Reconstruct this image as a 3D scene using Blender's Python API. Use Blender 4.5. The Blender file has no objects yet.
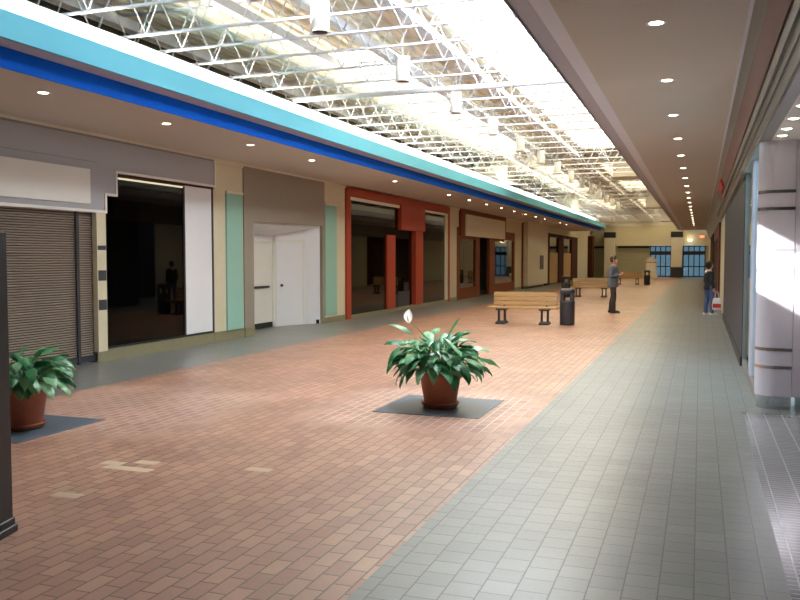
import bpy, bmesh, math, random
from math import sin, cos, pi, radians, sqrt, atan2
from mathutils import Vector, Matrix, noise
random.seed(7)
sc = bpy.context.scene
COL = sc.collection

# ------------------------------------------------------------------ materials
def newmat(name):
    m = bpy.data.materials.new(name); m.use_nodes = True
    nt = m.node_tree; nt.nodes.clear()
    out = nt.nodes.new('ShaderNodeOutputMaterial')
    return m, nt, out
def N(nt, t, **kw):
    n = nt.nodes.new(t)
    for k, v in kw.items(): setattr(n, k, v)
    return n
def srgb(r, g, b):
    f = lambda c: (c/255/12.92) if c/255 <= .04045 else ((c/255+.055)/1.055)**2.4
    return (f(r), f(g), f(b), 1)
def pmat(name, col, rough=.6, metal=0, var=.06, scale=6, bump=0, coat=0, spec=.5):
    """painted / plain surface with a little procedural mottling"""
    m, nt, out = newmat(name)
    b = N(nt, 'ShaderNodeBsdfPrincipled')
    b.inputs['Roughness'].default_value = rough; b.inputs['Metallic'].default_value = metal
    b.inputs['Coat Weight'].default_value = coat; b.inputs['Specular IOR Level'].default_value = spec
    tc = N(nt, 'ShaderNodeTexCoord'); nz = N(nt, 'ShaderNodeTexNoise')
    nz.inputs['Scale'].default_value = scale; nz.inputs['Detail'].default_value = 4
    nt.links.new(tc.outputs['Object'], nz.inputs['Vector'])
    mx = N(nt, 'ShaderNodeMix', data_type='RGBA')
    nt.links.new(nz.outputs['Fac'], mx.inputs['Factor'])
    mx.inputs['A'].default_value = [c*(1-var) for c in col[:3]]+[1]
    mx.inputs['B'].default_value = [min(1, c*(1+var)) for c in col[:3]]+[1]
    nt.links.new(mx.outputs['Result'], b.inputs['Base Color'])
    if bump:
        bp = N(nt, 'ShaderNodeBump'); bp.inputs['Strength'].default_value = bump; bp.inputs['Distance'].default_value = .01
        nt.links.new(nz.outputs['Fac'], bp.inputs['Height']); nt.links.new(bp.outputs['Normal'], b.inputs['Normal'])
    nt.links.new(b.outputs['BSDF'], out.inputs['Surface'])
    return m
def emat(name, col, strength):
    m, nt, out = newmat(name)
    e = N(nt, 'ShaderNodeEmission'); e.inputs['Color'].default_value = col; e.inputs['Strength'].default_value = strength
    nt.links.new(e.outputs[0], out.inputs[0]); return m
def glassmat(name, tint=(.75,.8,.8), base=.05, rough=.02):
    m, nt, out = newmat(name)
    t = N(nt, 'ShaderNodeBsdfTransparent'); t.inputs[0].default_value = (*tint, 1)
    g = N(nt, 'ShaderNodeBsdfGlossy'); g.inputs['Roughness'].default_value = rough
    lw = N(nt, 'ShaderNodeLayerWeight'); lw.inputs['Blend'].default_value = .5
    pw = N(nt, 'ShaderNodeMath', operation='POWER'); pw.inputs[1].default_value = 4.5; nt.links.new(lw.outputs['Facing'], pw.inputs[0])
    a0 = N(nt, 'ShaderNodeMath', operation='ADD'); a0.inputs[1].default_value = base; a0.use_clamp = True; nt.links.new(pw.outputs[0], a0.inputs[0])
    ge = N(nt, 'ShaderNodeNewGeometry'); iv = N(nt, 'ShaderNodeMath', operation='SUBTRACT'); iv.inputs[0].default_value = 1; nt.links.new(ge.outputs['Backfacing'], iv.inputs[1])
    ad = N(nt, 'ShaderNodeMath', operation='MULTIPLY'); nt.links.new(a0.outputs[0], ad.inputs[0]); nt.links.new(iv.outputs[0], ad.inputs[1])
    mx = N(nt, 'ShaderNodeMixShader')
    nt.links.new(ad.outputs[0], mx.inputs[0]); nt.links.new(t.outputs[0], mx.inputs[1]); nt.links.new(g.outputs[0], mx.inputs[2])
    nt.links.new(mx.outputs[0], out.inputs[0]); return m

def boxmask(nt, sx, sy, x0, x1, y0, y1, soft=.01):
    """1 inside a box of floor coordinates"""
    def band(s, a, b):
        c = N(nt, 'ShaderNodeMath', operation='SUBTRACT'); c.inputs[1].default_value = (a+b)/2; nt.links.new(s, c.inputs[0])
        ab = N(nt, 'ShaderNodeMath', operation='ABSOLUTE'); nt.links.new(c.outputs[0], ab.inputs[0])
        mr = N(nt, 'ShaderNodeMapRange'); h = (b-a)/2
        mr.inputs['From Min'].default_value = h+soft; mr.inputs['From Max'].default_value = h-soft
        nt.links.new(ab.outputs[0], mr.inputs['Value']); return mr.outputs[0]
    mu = N(nt, 'ShaderNodeMath', operation='MULTIPLY')
    nt.links.new(band(sx, x0, x1), mu.inputs[0]); nt.links.new(band(sy, y0, y1), mu.inputs[1])
    return mu.outputs[0]

def pavers(name, c1, c2, mortar, length, row, msize, offset, rough, mortar2=None, boxes=(), patches=(), patchcol=None, stain=.25, rough_var=.12, spec=.5):
    m, nt, out = newmat(name)
    L = nt.links.new
    b = N(nt, 'ShaderNodeBsdfPrincipled'); b.inputs['Specular IOR Level'].default_value = spec
    tc = N(nt, 'ShaderNodeTexCoord'); sp = N(nt, 'ShaderNodeSeparateXYZ'); L(tc.outputs['Object'], sp.inputs[0])
    cb = N(nt, 'ShaderNodeCombineXYZ'); L(sp.outputs['Y'], cb.inputs['X']); L(sp.outputs['X'], cb.inputs['Y'])
    br = N(nt, 'ShaderNodeTexBrick', offset=offset); L(cb.outputs[0], br.inputs['Vector'])
    for k, v in (('Scale', 1), ('Mortar Size', msize), ('Mortar Smooth', .3), ('Bias', 0), ('Brick Width', length), ('Row Height', row)):
        br.inputs[k].default_value = v
    br.inputs['Color1'].default_value = c1; br.inputs['Color2'].default_value = c2
    mo = N(nt, 'ShaderNodeRGB'); mo.outputs[0].default_value = mortar
    mcol = mo.outputs[0]
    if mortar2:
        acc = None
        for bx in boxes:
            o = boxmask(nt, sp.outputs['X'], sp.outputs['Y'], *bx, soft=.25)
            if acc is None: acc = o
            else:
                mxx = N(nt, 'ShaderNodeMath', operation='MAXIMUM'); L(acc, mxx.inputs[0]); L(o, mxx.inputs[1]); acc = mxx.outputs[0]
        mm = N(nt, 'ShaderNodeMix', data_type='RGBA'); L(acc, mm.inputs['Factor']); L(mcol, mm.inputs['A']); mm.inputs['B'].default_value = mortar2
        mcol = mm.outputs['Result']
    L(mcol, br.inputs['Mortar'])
    nz = N(nt, 'ShaderNodeTexNoise'); nz.inputs['Scale'].default_value = .9; nz.inputs['Detail'].default_value = 5; L(tc.outputs['Object'], nz.inputs['Vector'])
    n2 = N(nt, 'ShaderNodeTexNoise'); n2.inputs['Scale'].default_value = 40; L(tc.outputs['Object'], n2.inputs['Vector'])
    mr = N(nt, 'ShaderNodeMapRange'); mr.inputs['From Min'].default_value = .3; mr.inputs['From Max'].default_value = .7
    mr.inputs['To Min'].default_value = 1-stain; mr.inputs['To Max'].default_value = 1+stain*.4; L(nz.outputs['Fac'], mr.inputs['Value'])
    col = br.outputs['Color']
    if patches:
        for px in patches:
            o = boxmask(nt, sp.outputs['X'], sp.outputs['Y'], *px, soft=.012)
            pm = N(nt, 'ShaderNodeMix', data_type='RGBA'); L(o, pm.inputs['Factor']); L(col, pm.inputs['A']); pm.inputs['B'].default_value = patchcol
            col = pm.outputs['Result']
    ml = N(nt, 'ShaderNodeVectorMath', operation='SCALE'); L(col, ml.inputs[0]); L(mr.outputs[0], ml.inputs['Scale'])
    L(ml.outputs[0], b.inputs['Base Color'])
    rr = N(nt, 'ShaderNodeMapRange'); rr.inputs['To Min'].default_value = rough-rough_var; rr.inputs['To Max'].default_value = rough+rough_var
    L(n2.outputs['Fac'], rr.inputs['Value']); L(rr.outputs[0], b.inputs['Roughness'])
    bp = N(nt, 'ShaderNodeBump', invert=True); bp.inputs['Strength'].default_value = .35; bp.inputs['Distance'].default_value = .004
    L(br.outputs['Fac'], bp.inputs['Height']); L(bp.outputs['Normal'], b.inputs['Normal'])
    L(b.outputs[0], out.inputs[0]); return m

def woodmat(name, c1, c2, rough=.35):
    m, nt, out = newmat(name); L = nt.links.new
    b = N(nt, 'ShaderNodeBsdfPrincipled'); b.inputs['Roughness'].default_value = rough
    tc = N(nt, 'ShaderNodeTexCoord'); mp = N(nt, 'ShaderNodeMapping'); mp.inputs['Scale'].default_value = (1.5, 22, 22)
    L(tc.outputs['Object'], mp.inputs[0]); nz = N(nt, 'ShaderNodeTexNoise'); nz.inputs['Scale'].default_value = 1.5; nz.inputs['Detail'].default_value = 6
    L(mp.outputs[0], nz.inputs['Vector'])
    mx = N(nt, 'ShaderNodeMix', data_type='RGBA'); mx.inputs['A'].default_value = c1; mx.inputs['B'].default_value = c2
    L(nz.outputs['Fac'], mx.inputs['Factor']); L(mx.outputs['Result'], b.inputs['Base Color']); L(b.outputs[0], out.inputs[0]); return m
def leafmat(name):
    m, nt, out = newmat(name); L = nt.links.new
    b = N(nt, 'ShaderNodeBsdfPrincipled'); b.inputs['Roughness'].default_value = .32; b.inputs['Specular IOR Level'].default_value = .6
    g = N(nt, 'ShaderNodeNewGeometry'); cr = N(nt, 'ShaderNodeValToRGB')
    cr.color_ramp.elements[0].color = srgb(40, 104, 64); cr.color_ramp.elements[1].color = srgb(140, 192, 144)
    e = cr.color_ramp.elements.new(.55); e.color = srgb(70, 142, 92)
    L(g.outputs['Random Per Island'], cr.inputs[0]); L(cr.outputs[0], b.inputs['Base Color'])
    b.inputs['Subsurface Weight'].default_value = 0
    t = N(nt, 'ShaderNodeBsdfTranslucent'); L(cr.outputs[0], t.inputs[0]); mx = N(nt, 'ShaderNodeMixShader'); mx.inputs[0].default_value = .18
    L(b.outputs[0], mx.inputs[1]); L(t.outputs[0], mx.inputs[2]); L(mx.outputs[0], out.inputs[0]); return m

M = {}
M['brick'] = pavers('brick_pavers', srgb(166, 124, 106), srgb(187, 146, 124), srgb(112, 86, 72), .21, .111, .0065, .5, .36,
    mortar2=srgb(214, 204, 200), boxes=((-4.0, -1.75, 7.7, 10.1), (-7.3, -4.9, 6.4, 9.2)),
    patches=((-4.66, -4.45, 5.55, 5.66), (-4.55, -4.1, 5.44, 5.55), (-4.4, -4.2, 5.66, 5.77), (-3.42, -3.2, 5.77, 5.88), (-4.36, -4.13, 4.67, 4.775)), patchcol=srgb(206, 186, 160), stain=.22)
M['tile'] = pavers('grey_tile_pavers', srgb(122, 126, 125), srgb(131, 134, 131), srgb(86, 86, 82), .172, .172, .0045, .5, .34, stain=.14)
M['tile_recess'] = pavers('grey_tile_light_grout', srgb(122, 122, 128), srgb(134, 134, 138), srgb(190, 192, 196), .06, .172, .006, .0, .17, stain=.1, rough_var=.05)
M['slate'] = pmat('dark_slate_mat', srgb(86, 100, 114), .34, var=.22, scale=9)
M['beige'] = pmat('beige_paint', srgb(214, 206, 178), .7)
M['greige'] = pmat('greige_paint', srgb(150, 142, 128), .7)
M['soffit'] = pmat('taupe_soffit_paint', srgb(204, 194, 184), .75, var=.03, scale=2)
M['soffit_trim'] = pmat('soffit_edge_paint', srgb(222, 220, 228), .6)
M['under'] = pmat('grey_underside_paint', srgb(184, 180, 190), .7)
M['blue'] = pmat('royal_blue_paint', srgb(0, 92, 205), .8, spec=.15)
M['tealf'] = pmat('aqua_fascia_paint', srgb(112, 200, 224), .7, spec=.25, var=.03, scale=1)
M['white'] = pmat('white_paint', srgb(236, 234, 228), .6, var=.02)
M['cream'] = pmat('cream_panel', srgb(226, 218, 196), .6, var=.03)
M['whitepanel'] = pmat('white_panel', srgb(232, 234, 238), .55, var=.02)
M['doorwhite'] = pmat('door_white', srgb(228, 228, 220), .5, var=.02)
M['greypanel'] = pmat('grey_header_panel', srgb(174, 175, 180), .55, var=.03)
M['teal'] = pmat('sage_teal_panel', srgb(150, 196, 182), .6, var=.03)
M['olive'] = pmat('olive_plinth_stone', srgb(138, 132, 104), .5, var=.12, scale=14)
M['red'] = pmat('brick_red_paint', srgb(170, 62, 38), .5)
M['reddark'] = pmat('dark_red_panel', srgb(110, 38, 28), .5)
M['brown'] = pmat('rust_brown_paint', srgb(128, 70, 42), .6, spec=.2)
M['darkbrown'] = pmat('dark_brown_paint', srgb(74, 38, 24), .7, spec=.1)
M['tanboard'] = pmat('tan_board', srgb(196, 158, 96), .6)
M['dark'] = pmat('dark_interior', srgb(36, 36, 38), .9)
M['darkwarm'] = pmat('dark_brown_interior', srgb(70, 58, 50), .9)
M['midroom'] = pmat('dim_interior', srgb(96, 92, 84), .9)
M['metal'] = pmat('brushed_aluminium', srgb(150, 146, 142), .4, metal=.7)
M['grille'] = pmat('rolling_grille_metal', srgb(172, 156, 144), .5, metal=.1)
M['black'] = pmat('black_metal', srgb(34, 34, 38), .45)
M['charcoal'] = pmat('charcoal_metal', srgb(52, 54, 62), .5)
M['chrome'] = pmat('chrome', srgb(200, 205, 212), .15, metal=1)
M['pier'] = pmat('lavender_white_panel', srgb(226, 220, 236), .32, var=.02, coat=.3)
M['purplegrey'] = pmat('purple_grey_panel', srgb(54, 54, 68), .5)
M['pink'] = pmat('dusty_rose_fascia', srgb(140, 108, 102), .6)
M['stripgrey'] = pmat('grey_header_strip', srgb(140, 142, 136), .4)
M['deck'] = pmat('cream_roof_deck', srgb(244, 236, 216), .7, var=.04)
M['steel'] = pmat('white_painted_steel', srgb(214, 216, 222), .5, var=.02)
M['gate'] = pmat('grey_green_shutter', srgb(176, 174, 146), .6)
M['terracotta'] = pmat('terracotta', srgb(180, 106, 78), .65, var=.12, scale=12)
M['soil'] = pmat('potting_soil', srgb(52, 38, 28), .95, var=.3, scale=40, bump=.5)
M['leaf'] = leafmat('lily_leaf')
M['stem'] = pmat('lily_stem', srgb(84, 128, 66), .5)
M['petal'] = pmat('lily_white', srgb(252, 252, 248), .6, var=.01)
M['spadix'] = pmat('lily_spadix', srgb(226, 214, 150), .7)
M['wood'] = woodmat('bench_oak', srgb(158, 122, 76), srgb(184, 150, 104))
M['skin'] = pmat('skin', srgb(196, 148, 122), .5, var=.04)
M['hairbrown'] = pmat('brown_hair', srgb(58, 42, 32), .6, var=.2, scale=60)
M['hairblack'] = pmat('black_hair', srgb(26, 22, 22), .45, var=.2, scale=60)
M['shirt'] = pmat('grey_blue_cloth', srgb(92, 98, 112), .85, var=.1, scale=20)
M['trousers'] = pmat('charcoal_cloth', srgb(54, 48, 46), .85, var=.1, scale=20)
M['jacket'] = pmat('black_cloth', srgb(24, 24, 30), .85, var=.1, scale=20)
M['jeans'] = pmat('denim', srgb(74, 92, 134), .85, var=.15, scale=30)
M['collar'] = pmat('white_cloth', srgb(214, 208, 196), .85)
M['shoeblack'] = pmat('black_leather', srgb(26, 24, 24), .4)
M['shoewhite'] = pmat('white_sneaker', srgb(226, 224, 218), .6)
M['eye'] = pmat('eye_dark', srgb(28, 20, 16), .3)
M['lip'] = pmat('lip', srgb(160, 96, 84), .5)
M['bagwhite'] = pmat('white_plastic', srgb(224, 222, 218), .4)
M['bagred'] = pmat('red_print', srgb(196, 52, 42), .4)
M['maroon'] = pmat('dark_maroon_laminate', srgb(26, 13, 18), .4)
M['signplate'] = pmat('sign_plate', srgb(206, 206, 204), .5)
M['redsign'] = pmat('red_sign_face', srgb(196, 52, 40), .45)
M['glass'] = glassmat('shop_glass', (.62, .66, .66), .03)
M['glassdark'] = glassmat('tinted_shop_glass', (.32, .35, .34), .02)
M['glassaqua'] = glassmat('aqua_shop_glass', (.72, .86, .88), .05)
M['glassclear'] = glassmat('added_clear_roof_glass', (.95, .97, .97), .0)
SKY = 6.8
M['skylight'] = emat('skylight_daylight', (.91, .965, 1, 1), SKY)
M['skylight_yellowed'] = emat('yellowed_skylight_daylight', (1, .80, .48, 1), 1.25)
M['skylight_cream'] = emat('cream_skylight_daylight', (1, .90, .68, 1), 2.6)
M['cove'] = emat('cove_tube', (1, .93, .78, 1), 40)
M['lamp'] = emat('downlight_lamp', (1, .86, .62, 1), 7)
M['striplight'] = emat('strip_light', (1, .9, .6, 1), .3)
M['wallglow'] = emat('wall_light_glow', (1, .84, .55, 1), 1.6)
M['redglow'] = emat('red_sign_light', (1, .12, .05, 1), 1.6)
M['entrance'] = emat('daylight_beyond_doors', (.40, .56, .74, 1), .17)
M['added_glow'] = emat('added_shop_glow', (.8, .95, 1, 1), 3.0)  # invented glow inside the aqua glass shop, brightens its panes

# ------------------------------------------------------------------ mesh builder
class MB:
    def __init__(s): s.v = []; s.f = []; s.mi = []; s.sm = []
    def add(s, vs, fs, mi=0, smooth=False):
        o = len(s.v); s.v += [tuple(v) for v in vs]
        for f in fs: s.f.append([i+o for i in f]); s.mi.append(mi); s.sm.append(smooth)
        return s
    def box(s, x0, x1, y0, y1, z0, z1, mi=0):
        v = [(x, y, z) for z in (z0, z1) for y in (y0, y1) for x in (x0, x1)]
        return s.add(v, [(0, 2, 3, 1), (4, 5, 7, 6), (0, 1, 5, 4), (2, 6, 7, 3), (0, 4, 6, 2), (1, 3, 7, 5)], mi)
    def rbox(s, x0, x1, y0, y1, z0, z1, b=.01, mi=0):
        """box with chamfered vertical and top/bottom edges"""
        b = min(b, (x1-x0)*.45, (y1-y0)*.45, (z1-z0)*.45)
        def ring(d, z):
            X0, X1, Y0, Y1 = x0+d, x1-d, y0+d, y1-d
            return [(X0+b, Y0, z), (X1-b, Y0, z), (X1, Y0+b, z), (X1, Y1-b, z), (X1-b, Y1, z), (X0+b, Y1, z), (X0, Y1-b, z), (X0, Y0+b, z)]
        r = [ring(b*.6, z0), ring(0, z0+b*.6), ring(0, z1-b*.6), ring(b*.6, z1)]
        v = sum(r, []); f = [tuple(range(7, -1, -1)), tuple(range(24, 32))]
        for k in range(3):
            for i in range(8):
                j = (i+1) % 8; f.append((k*8+i, k*8+j, k*8+8+j, k*8+8+i))
        return s.add(v, f, mi)
    def prism(s, poly, axis, a, b, mi=0):
        """extrude a polygon (2-D) along axis: 0=X (poly is y,z), 1=Y (poly is x,z), 2=Z (poly is x,y)"""
        n = len(poly)
        def P(p, t): return ((t, p[0], p[1]), (p[0], t, p[1]), (p[0], p[1], t))[axis]
        v = [P(p, a) for p in poly]+[P(p, b) for p in poly]
        f = [tuple(range(n-1, -1, -1)), tuple(range(n, 2*n))]+[(i, (i+1) % n, n+(i+1) % n, n+i) for i in range(n)]
        return s.add(v, f, mi)
    def tube(s, pts, rs, n=10, mi=0, smooth=True, squash=None):
        """tapered tube with closed ends; squash=(a,b) scales the section"""
        pts = [Vector(p) for p in pts]
        if not isinstance(rs, (list, tuple)): rs = [rs]*len(pts)
        rings = []; up = None
        for i, p in enumerate(pts):
            a = pts[max(i-1, 0)]; b = pts[min(i+1, len(pts)-1)]; t = (b-a)
            if t.length < 1e-9: t = Vector((0, 0, 1))
            t.normalize()
            if up is None:
                up = Vector((1, 0, 0)) if abs(t.x) < .8 else Vector((0, 1, 0))
            u = (up-t*up.dot(t)).normalized(); w = t.cross(u); up = u
            r = rs[i]; ra, rb = (r, r) if not isinstance(r, (tuple, list)) else r
            rings.append([p+u*(ra*cos(2*pi*k/n))+w*(rb*sin(2*pi*k/n)) for k in range(n)])
        v = sum(rings, []); f = []
        for i in range(len(rings)-1):
            for k in range(n):
                j = (k+1) % n; f.append((i*n+k, i*n+j, (i+1)*n+j, (i+1)*n+k))
        f.append(tuple(range(n-1, -1, -1))); o = (len(rings)-1)*n; f.append(tuple(range(o, o+n)))
        return s.add(v, f, mi, smooth)
    def lathe(s, prof, c=(0, 0, 0), n=32, mi=0, smooth=True):
        v = []; f = []
        for r, z in prof:
            for k in range(n): v.append((c[0]+r*cos(2*pi*k/n), c[1]+r*sin(2*pi*k/n), c[2]+z))
        for i in range(len(prof)-1):
            for k in range(n):
                j = (k+1) % n; f.append((i*n+k, i*n+j, (i+1)*n+j, (i+1)*n+k))
        if prof[0][0] > 1e-6: f.append(tuple(range(n-1, -1, -1)))
        if prof[-1][0] > 1e-6: o = (len(prof)-1)*n; f.append(tuple(range(o, o+n)))
        return s.add(v, f, mi, smooth)
    def ball(s, c, r, n=16, mi=0):
        rx, ry, rz = r if isinstance(r, (tuple, list)) else (r, r, r)
        m = n//2; v = []; f = []
        for i in range(m+1):
            th = pi*i/m
            for k in range(n): ph = 2*pi*k/n; v.append((c[0]+rx*sin(th)*cos(ph), c[1]+ry*sin(th)*sin(ph), c[2]-rz*cos(th)))
        for i in range(m):
            for k in range(n): j = (k+1) % n; f.append((i*n+k, i*n+j, (i+1)*n+j, (i+1)*n+k))
        return s.add(v, f, mi, True)
    def xf(s, mat, start=0):
        for i in range(start, len(s.v)): s.v[i] = tuple(mat @ Vector(s.v[i]))
        return s
    def build(s, name, mats, parent=None, loc=None, label=None, bevel=0):
        me = bpy.data.meshes.new(name); me.from_pydata(s.v, [], s.f)
        if not isinstance(mats, (list, tuple)): mats = [mats]
        for m in mats: me.materials.append(m)
        for p, mi, sm in zip(me.polygons, s.mi, s.sm): p.material_index = mi; p.use_smooth = sm
        bm = bmesh.new(); bm.from_mesh(me); bmesh.ops.remove_doubles(bm, verts=bm.verts, dist=1e-6) if False else None
        bmesh.ops.recalc_face_normals(bm, faces=bm.faces); bm.to_mesh(me); bm.free()
        me.update()
        o = bpy.data.objects.new(name, me); COL.objects.link(o)
        if parent is not None: o.parent = parent
        if loc is not None: o.location = loc
        if label: o['label'] = label
        if bevel:
            bv = o.modifiers.new('edge', 'BEVEL'); bv.width = bevel; bv.segments = 2; bv.limit_method = 'ANGLE'
        return o
def tag(o, label, cat, group=None, kind=None):
    o['label'] = label; o['category'] = cat
    if group: o['group'] = group
    if kind: o['kind'] = kind
    return o
def struct(name, mb, m, parent=None, label=None):
    o = mb.build(name, m, parent)
    if parent is None: o['kind'] = 'structure'
    if label: o['label'] = label
    return o
def empty(name, loc, rz=0):
    o = bpy.data.objects.new(name, None); COL.objects.link(o); o.location = loc; o.rotation_euler = (0, 0, rz); o.empty_display_size = .1
    return o
def thing(name, label, cat, loc, rz=0, group=None): return tag(empty(name, loc, rz), label, cat, group)
def copy_thing(o, parent=None):
    c = o.copy(); COL.objects.link(c); c.parent = parent
    for ch in [x for x in KIDS.get(o.name, [])]: copy_thing(ch, c)
    return c
def kids(root):
    KIDS.clear()
    for x in bpy.data.objects:
        if x.parent: KIDS.setdefault(x.parent.name, []).append(x)
KIDS = {}
ONES = ['', 'first', 'second', 'third', 'fourth', 'fifth', 'sixth', 'seventh', 'eighth', 'ninth', 'tenth', 'eleventh', 'twelfth', 'thirteenth', 'fourteenth', 'fifteenth', 'sixteenth', 'seventeenth', 'eighteenth', 'nineteenth']
def nth(n):
    if n < 20: return ONES[n]
    t = {2: 'twent', 3: 'thirt', 4: 'fort', 5: 'fift', 6: 'sixt'}[n//10]
    return t+'ieth' if n % 10 == 0 else t+'y-'+ONES[n % 10]

# ------------------------------------------------------------------ dimensions
XL, XR = -9.2, .70          # the two shop fronts
ZS = 3.70                   # gallery soffits
YE, YG, YB = 78.0, 63.0, -6.0
ZD = 5.5                    # roof deck

# ------------------------------------------------------------------ floor
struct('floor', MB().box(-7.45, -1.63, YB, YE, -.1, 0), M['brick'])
struct('floor_left', MB().box(-13, -7.45, YB, YE, -.1, 0), M['tile'])
struct('floor_right', MB().box(-1.63, .46, YB, YE, -.1, 0).box(.46, 4.2, 9.84, YE, -.1, 0), M['tile'])
struct('floor_entry', MB().box(.46, 4.2, YB, 9.84, -.1, 0), M['tile_recess'])

# ------------------------------------------------------------------ left gallery
struct('ceiling_left', MB().box(XL-.3, -6.95, YB, YG, ZS, 3.92), M['soffit'])
struct('trim_1', MB().box(-6.95, -6.93, YB, YG, ZS, 3.92), M['blue'])
struct('trim_2', MB().box(-7.25, -6.65, YB, YG, 3.921, 3.96), M['under'])
struct('trim_3', MB().box(-6.67, -6.63, YB, YG, 3.921, 4.20), M['tealf'])
struct('trim_4', MB().box(-7.13, -7.05, YB, YG, 3.961, 4.54), M['white'])      # white knee wall behind the cove
struct('trim_5', MB().box(XL, XL+.05, YB, YG, 3.655, ZS).box(XL, XL+.025, YB, YG, 3.61, 3.655), M['cream'])
struct('wall_left_upper', MB().box(XL-.3, XL-.1, YB, YE, 3.92, ZD+.2), M['midroom'])
struct('trim_6', MB().box(-7.0, -6.6, YG, YG+.05, ZS, 4.3), M['under'])
# cove tubes
for i, y in enumerate([4.0+2.52*k for k in range(23)]):
    t = MB().tube([(0, -1.15, 0), (0, 1.15, 0)], .019, 8).build('cove_tube', M['cove'])
    t.location = (-6.83, y, 4.04)
    tag(t, 'hidden warm fluorescent tube in the left cove, %s from the camera' % nth(i+1), 'light', 'fluorescent tubes in the left cove')

# ------------------------------------------------------------------ right gallery
struct('ceiling_right', MB().box(-1.14, .36, YB, YG, ZS, 3.92), M['soffit'])
struct('trim_7', MB().box(-1.30, -1.14, YB, YG, ZS+.02, 3.92), M['soffit_trim'])
struct('trim_8', MB().box(-1.62, -1.0, YB, YG, 3.921, 3.96), M['under'])
struct('trim_9', MB().box(-1.64, -1.60, YB, YG, 3.921, 4.20), M['under'])
struct('trim_10', MB().box(-1.25, -1.17, YB, YG, 3.961, 4.54), M['white'])
struct('trim_11', MB().prism([(.36, 3.70), (.62, 3.0), (.72, 3.0), (.72, 3.92), (.36, 3.92)], 1, YB, YG), M['stripgrey'])
struct('trim_16', MB().box(.335, .365, YB, YG, 3.685, 3.70), M['soffit_trim'])
struct('trim_12', MB().box(-1.64, .40, YG, YG+.05, ZS, 4.3), M['under'])

# ------------------------------------------------------------------ roof deck with skylights
strips = [(XL-.2, -6.95, []), (-6.95, -5.35, [(5.6, 8.7), (14.2, 29.2), (33.2, 48.0), (52.2, 67.0), (70.2, 77.0)]), (-5.35, -3.9, []),  # first and last openings added, unseen: sun for pier, light for far end
          (-3.9, -2.0, [(7.0, 16.5), (16.56, 29.2), (33.2, 48.0), (52.2, 67.0), (70.2, 77.0)]), (-2.0, 1.3, [])]  # last opening also added, hidden, to light the far wall
dk = MB()
def corrugated(x0, x1, y0, y1):
    p = .2; xs = []; k = 0
    n = max(2, round((x1-x0)/p)); p = (x1-x0)/n
    prof = []
    for i in range(n):
        a = x0+i*p
        prof += [(a, ZD), (a+p*.42, ZD), (a+p*.5, ZD+.05), (a+p*.92, ZD+.05)]
    prof.append((x1, ZD))
    v = [(x, y0, z) for x, z in prof]+[(x, y1, z) for x, z in prof]; m = len(prof)
    dk.add(v, [(i, i+1, m+i+1, m+i) for i in range(m-1)])
for x0, x1, holes in strips:
    y = YB
    for a, b in holes:
        if a > y: corrugated(x0, x1, y, a)
        y = b
    corrugated(x0, x1, y, YE)
struct('ceiling', dk, M['deck'])
struct('ceiling_roof', MB().box(XL-.4, -6.95, YB-.3, YE+.3, 5.66, 5.7).box(-5.35, 1.5, YB-.3, YE+.3, 5.66, 5.7)
       .box(-6.95, -5.35, YB-.3, 5.6, 5.66, 5.7).box(-6.95, -5.35, 8.7, YE+.3, 5.66, 5.7), M['deck'])
wn = 0
for x0, x1, holes in (strips[3], strips[1]):
    for a, b in holes:
        wn += 1
        clear = (a == 5.6)  # added opening out of view that lets sunlight onto the pier
        if clear:
            pane = struct('window_%d' % wn, MB().box(x0, x1, a, b, 5.60, 5.612), M['glassclear'])
        else:
            pane = struct('window_%d' % wn, MB().box(x0, x1, a, b, 5.60, 5.64), M['skylight' if a == 7.0 else ('skylight_cream' if a < 20 else 'skylight_yellowed')])  # the farthest panes are added emitters, hidden by the last cross beam
        fr = MB()
        fr.box(x0-.03, x0, a, b, ZD-.02, 5.655).box(x1, x1+.03, a, b, ZD-.02, 5.655).box(x0-.03, x1+.03, a-.03, a, ZD-.02, 5.655).box(x0-.03, x1+.03, b, b+.03, ZD-.02, 5.655)
        n = max(1, round((b-a)/1.5))
        if not clear:
            for k in range(1, n): yy = a+(b-a)*k/n; fr.box(x0, x1, yy-.015, yy+.015, 5.56, 5.60)
        fr.build('window_frame', M['steel'], pane)

# roof joists: open-web, spanning the hall
JX0, JX1 = -8.95, .2
def make_joist(tubular=False):
    root = empty('roof_joist', (0, 0, 0))
    if tubular: MB().tube([(JX0+1.3, 0, 4.6), (-1.2, 0, 4.6)], .05, 12).build('bottom_chord', M['steel'], root)
    else: MB().box(JX0+.4, JX1-.4, -.026, -.004, 4.575, 4.581).box(JX0+.4, JX1-.4, .004, .026, 4.575, 4.581).box(JX0+.4, JX1-.4, -.008, -.004, 4.575, 4.605).box(JX0+.4, JX1-.4, .004, .008, 4.575, 4.605).build('bottom_chord', M['steel'], root)
    MB().box(JX0, JX1, -.05, -.006, 5.425, 5.435).box(JX0, JX1, .006, .05, 5.425, 5.435).box(JX0, JX1, -.010, -.006, 5.40, 5.43).box(JX0, JX1, .006, .010, 5.40, 5.43).build('top_chord', M['steel'], root)
    n = 11; pts = []
    for k in range(2*n+1):
        x = JX0+.12+(JX1-JX0-.24)*k/(2*n)
        pts.append((x, 0, 5.41 if k % 2 == 0 else 4.6))
    w = MB()
    for a, b in zip(pts[:-1], pts[1:]):
        if (a[0] > JX0+.4 and b[0] < JX1-.4): w.tube([a, b], .0105, 6)
    w.build('web', M['steel'], root)
    return root
jy = [8.07, 9.15, 9.95, 10.77, 11.75, 12.77, 13.85]+[14.85+1.02*k for k in range(8)]+[23.2+1.45*k for k in range(6)]+[32.4+2.3*k for k in range(20)]
jy = [y for y in jy if y < 77.5 and min(abs(y-b) for b in (31, 50, 69)) > .45]
proto = make_joist(); kids(proto); tub = None
kids(proto)
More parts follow.
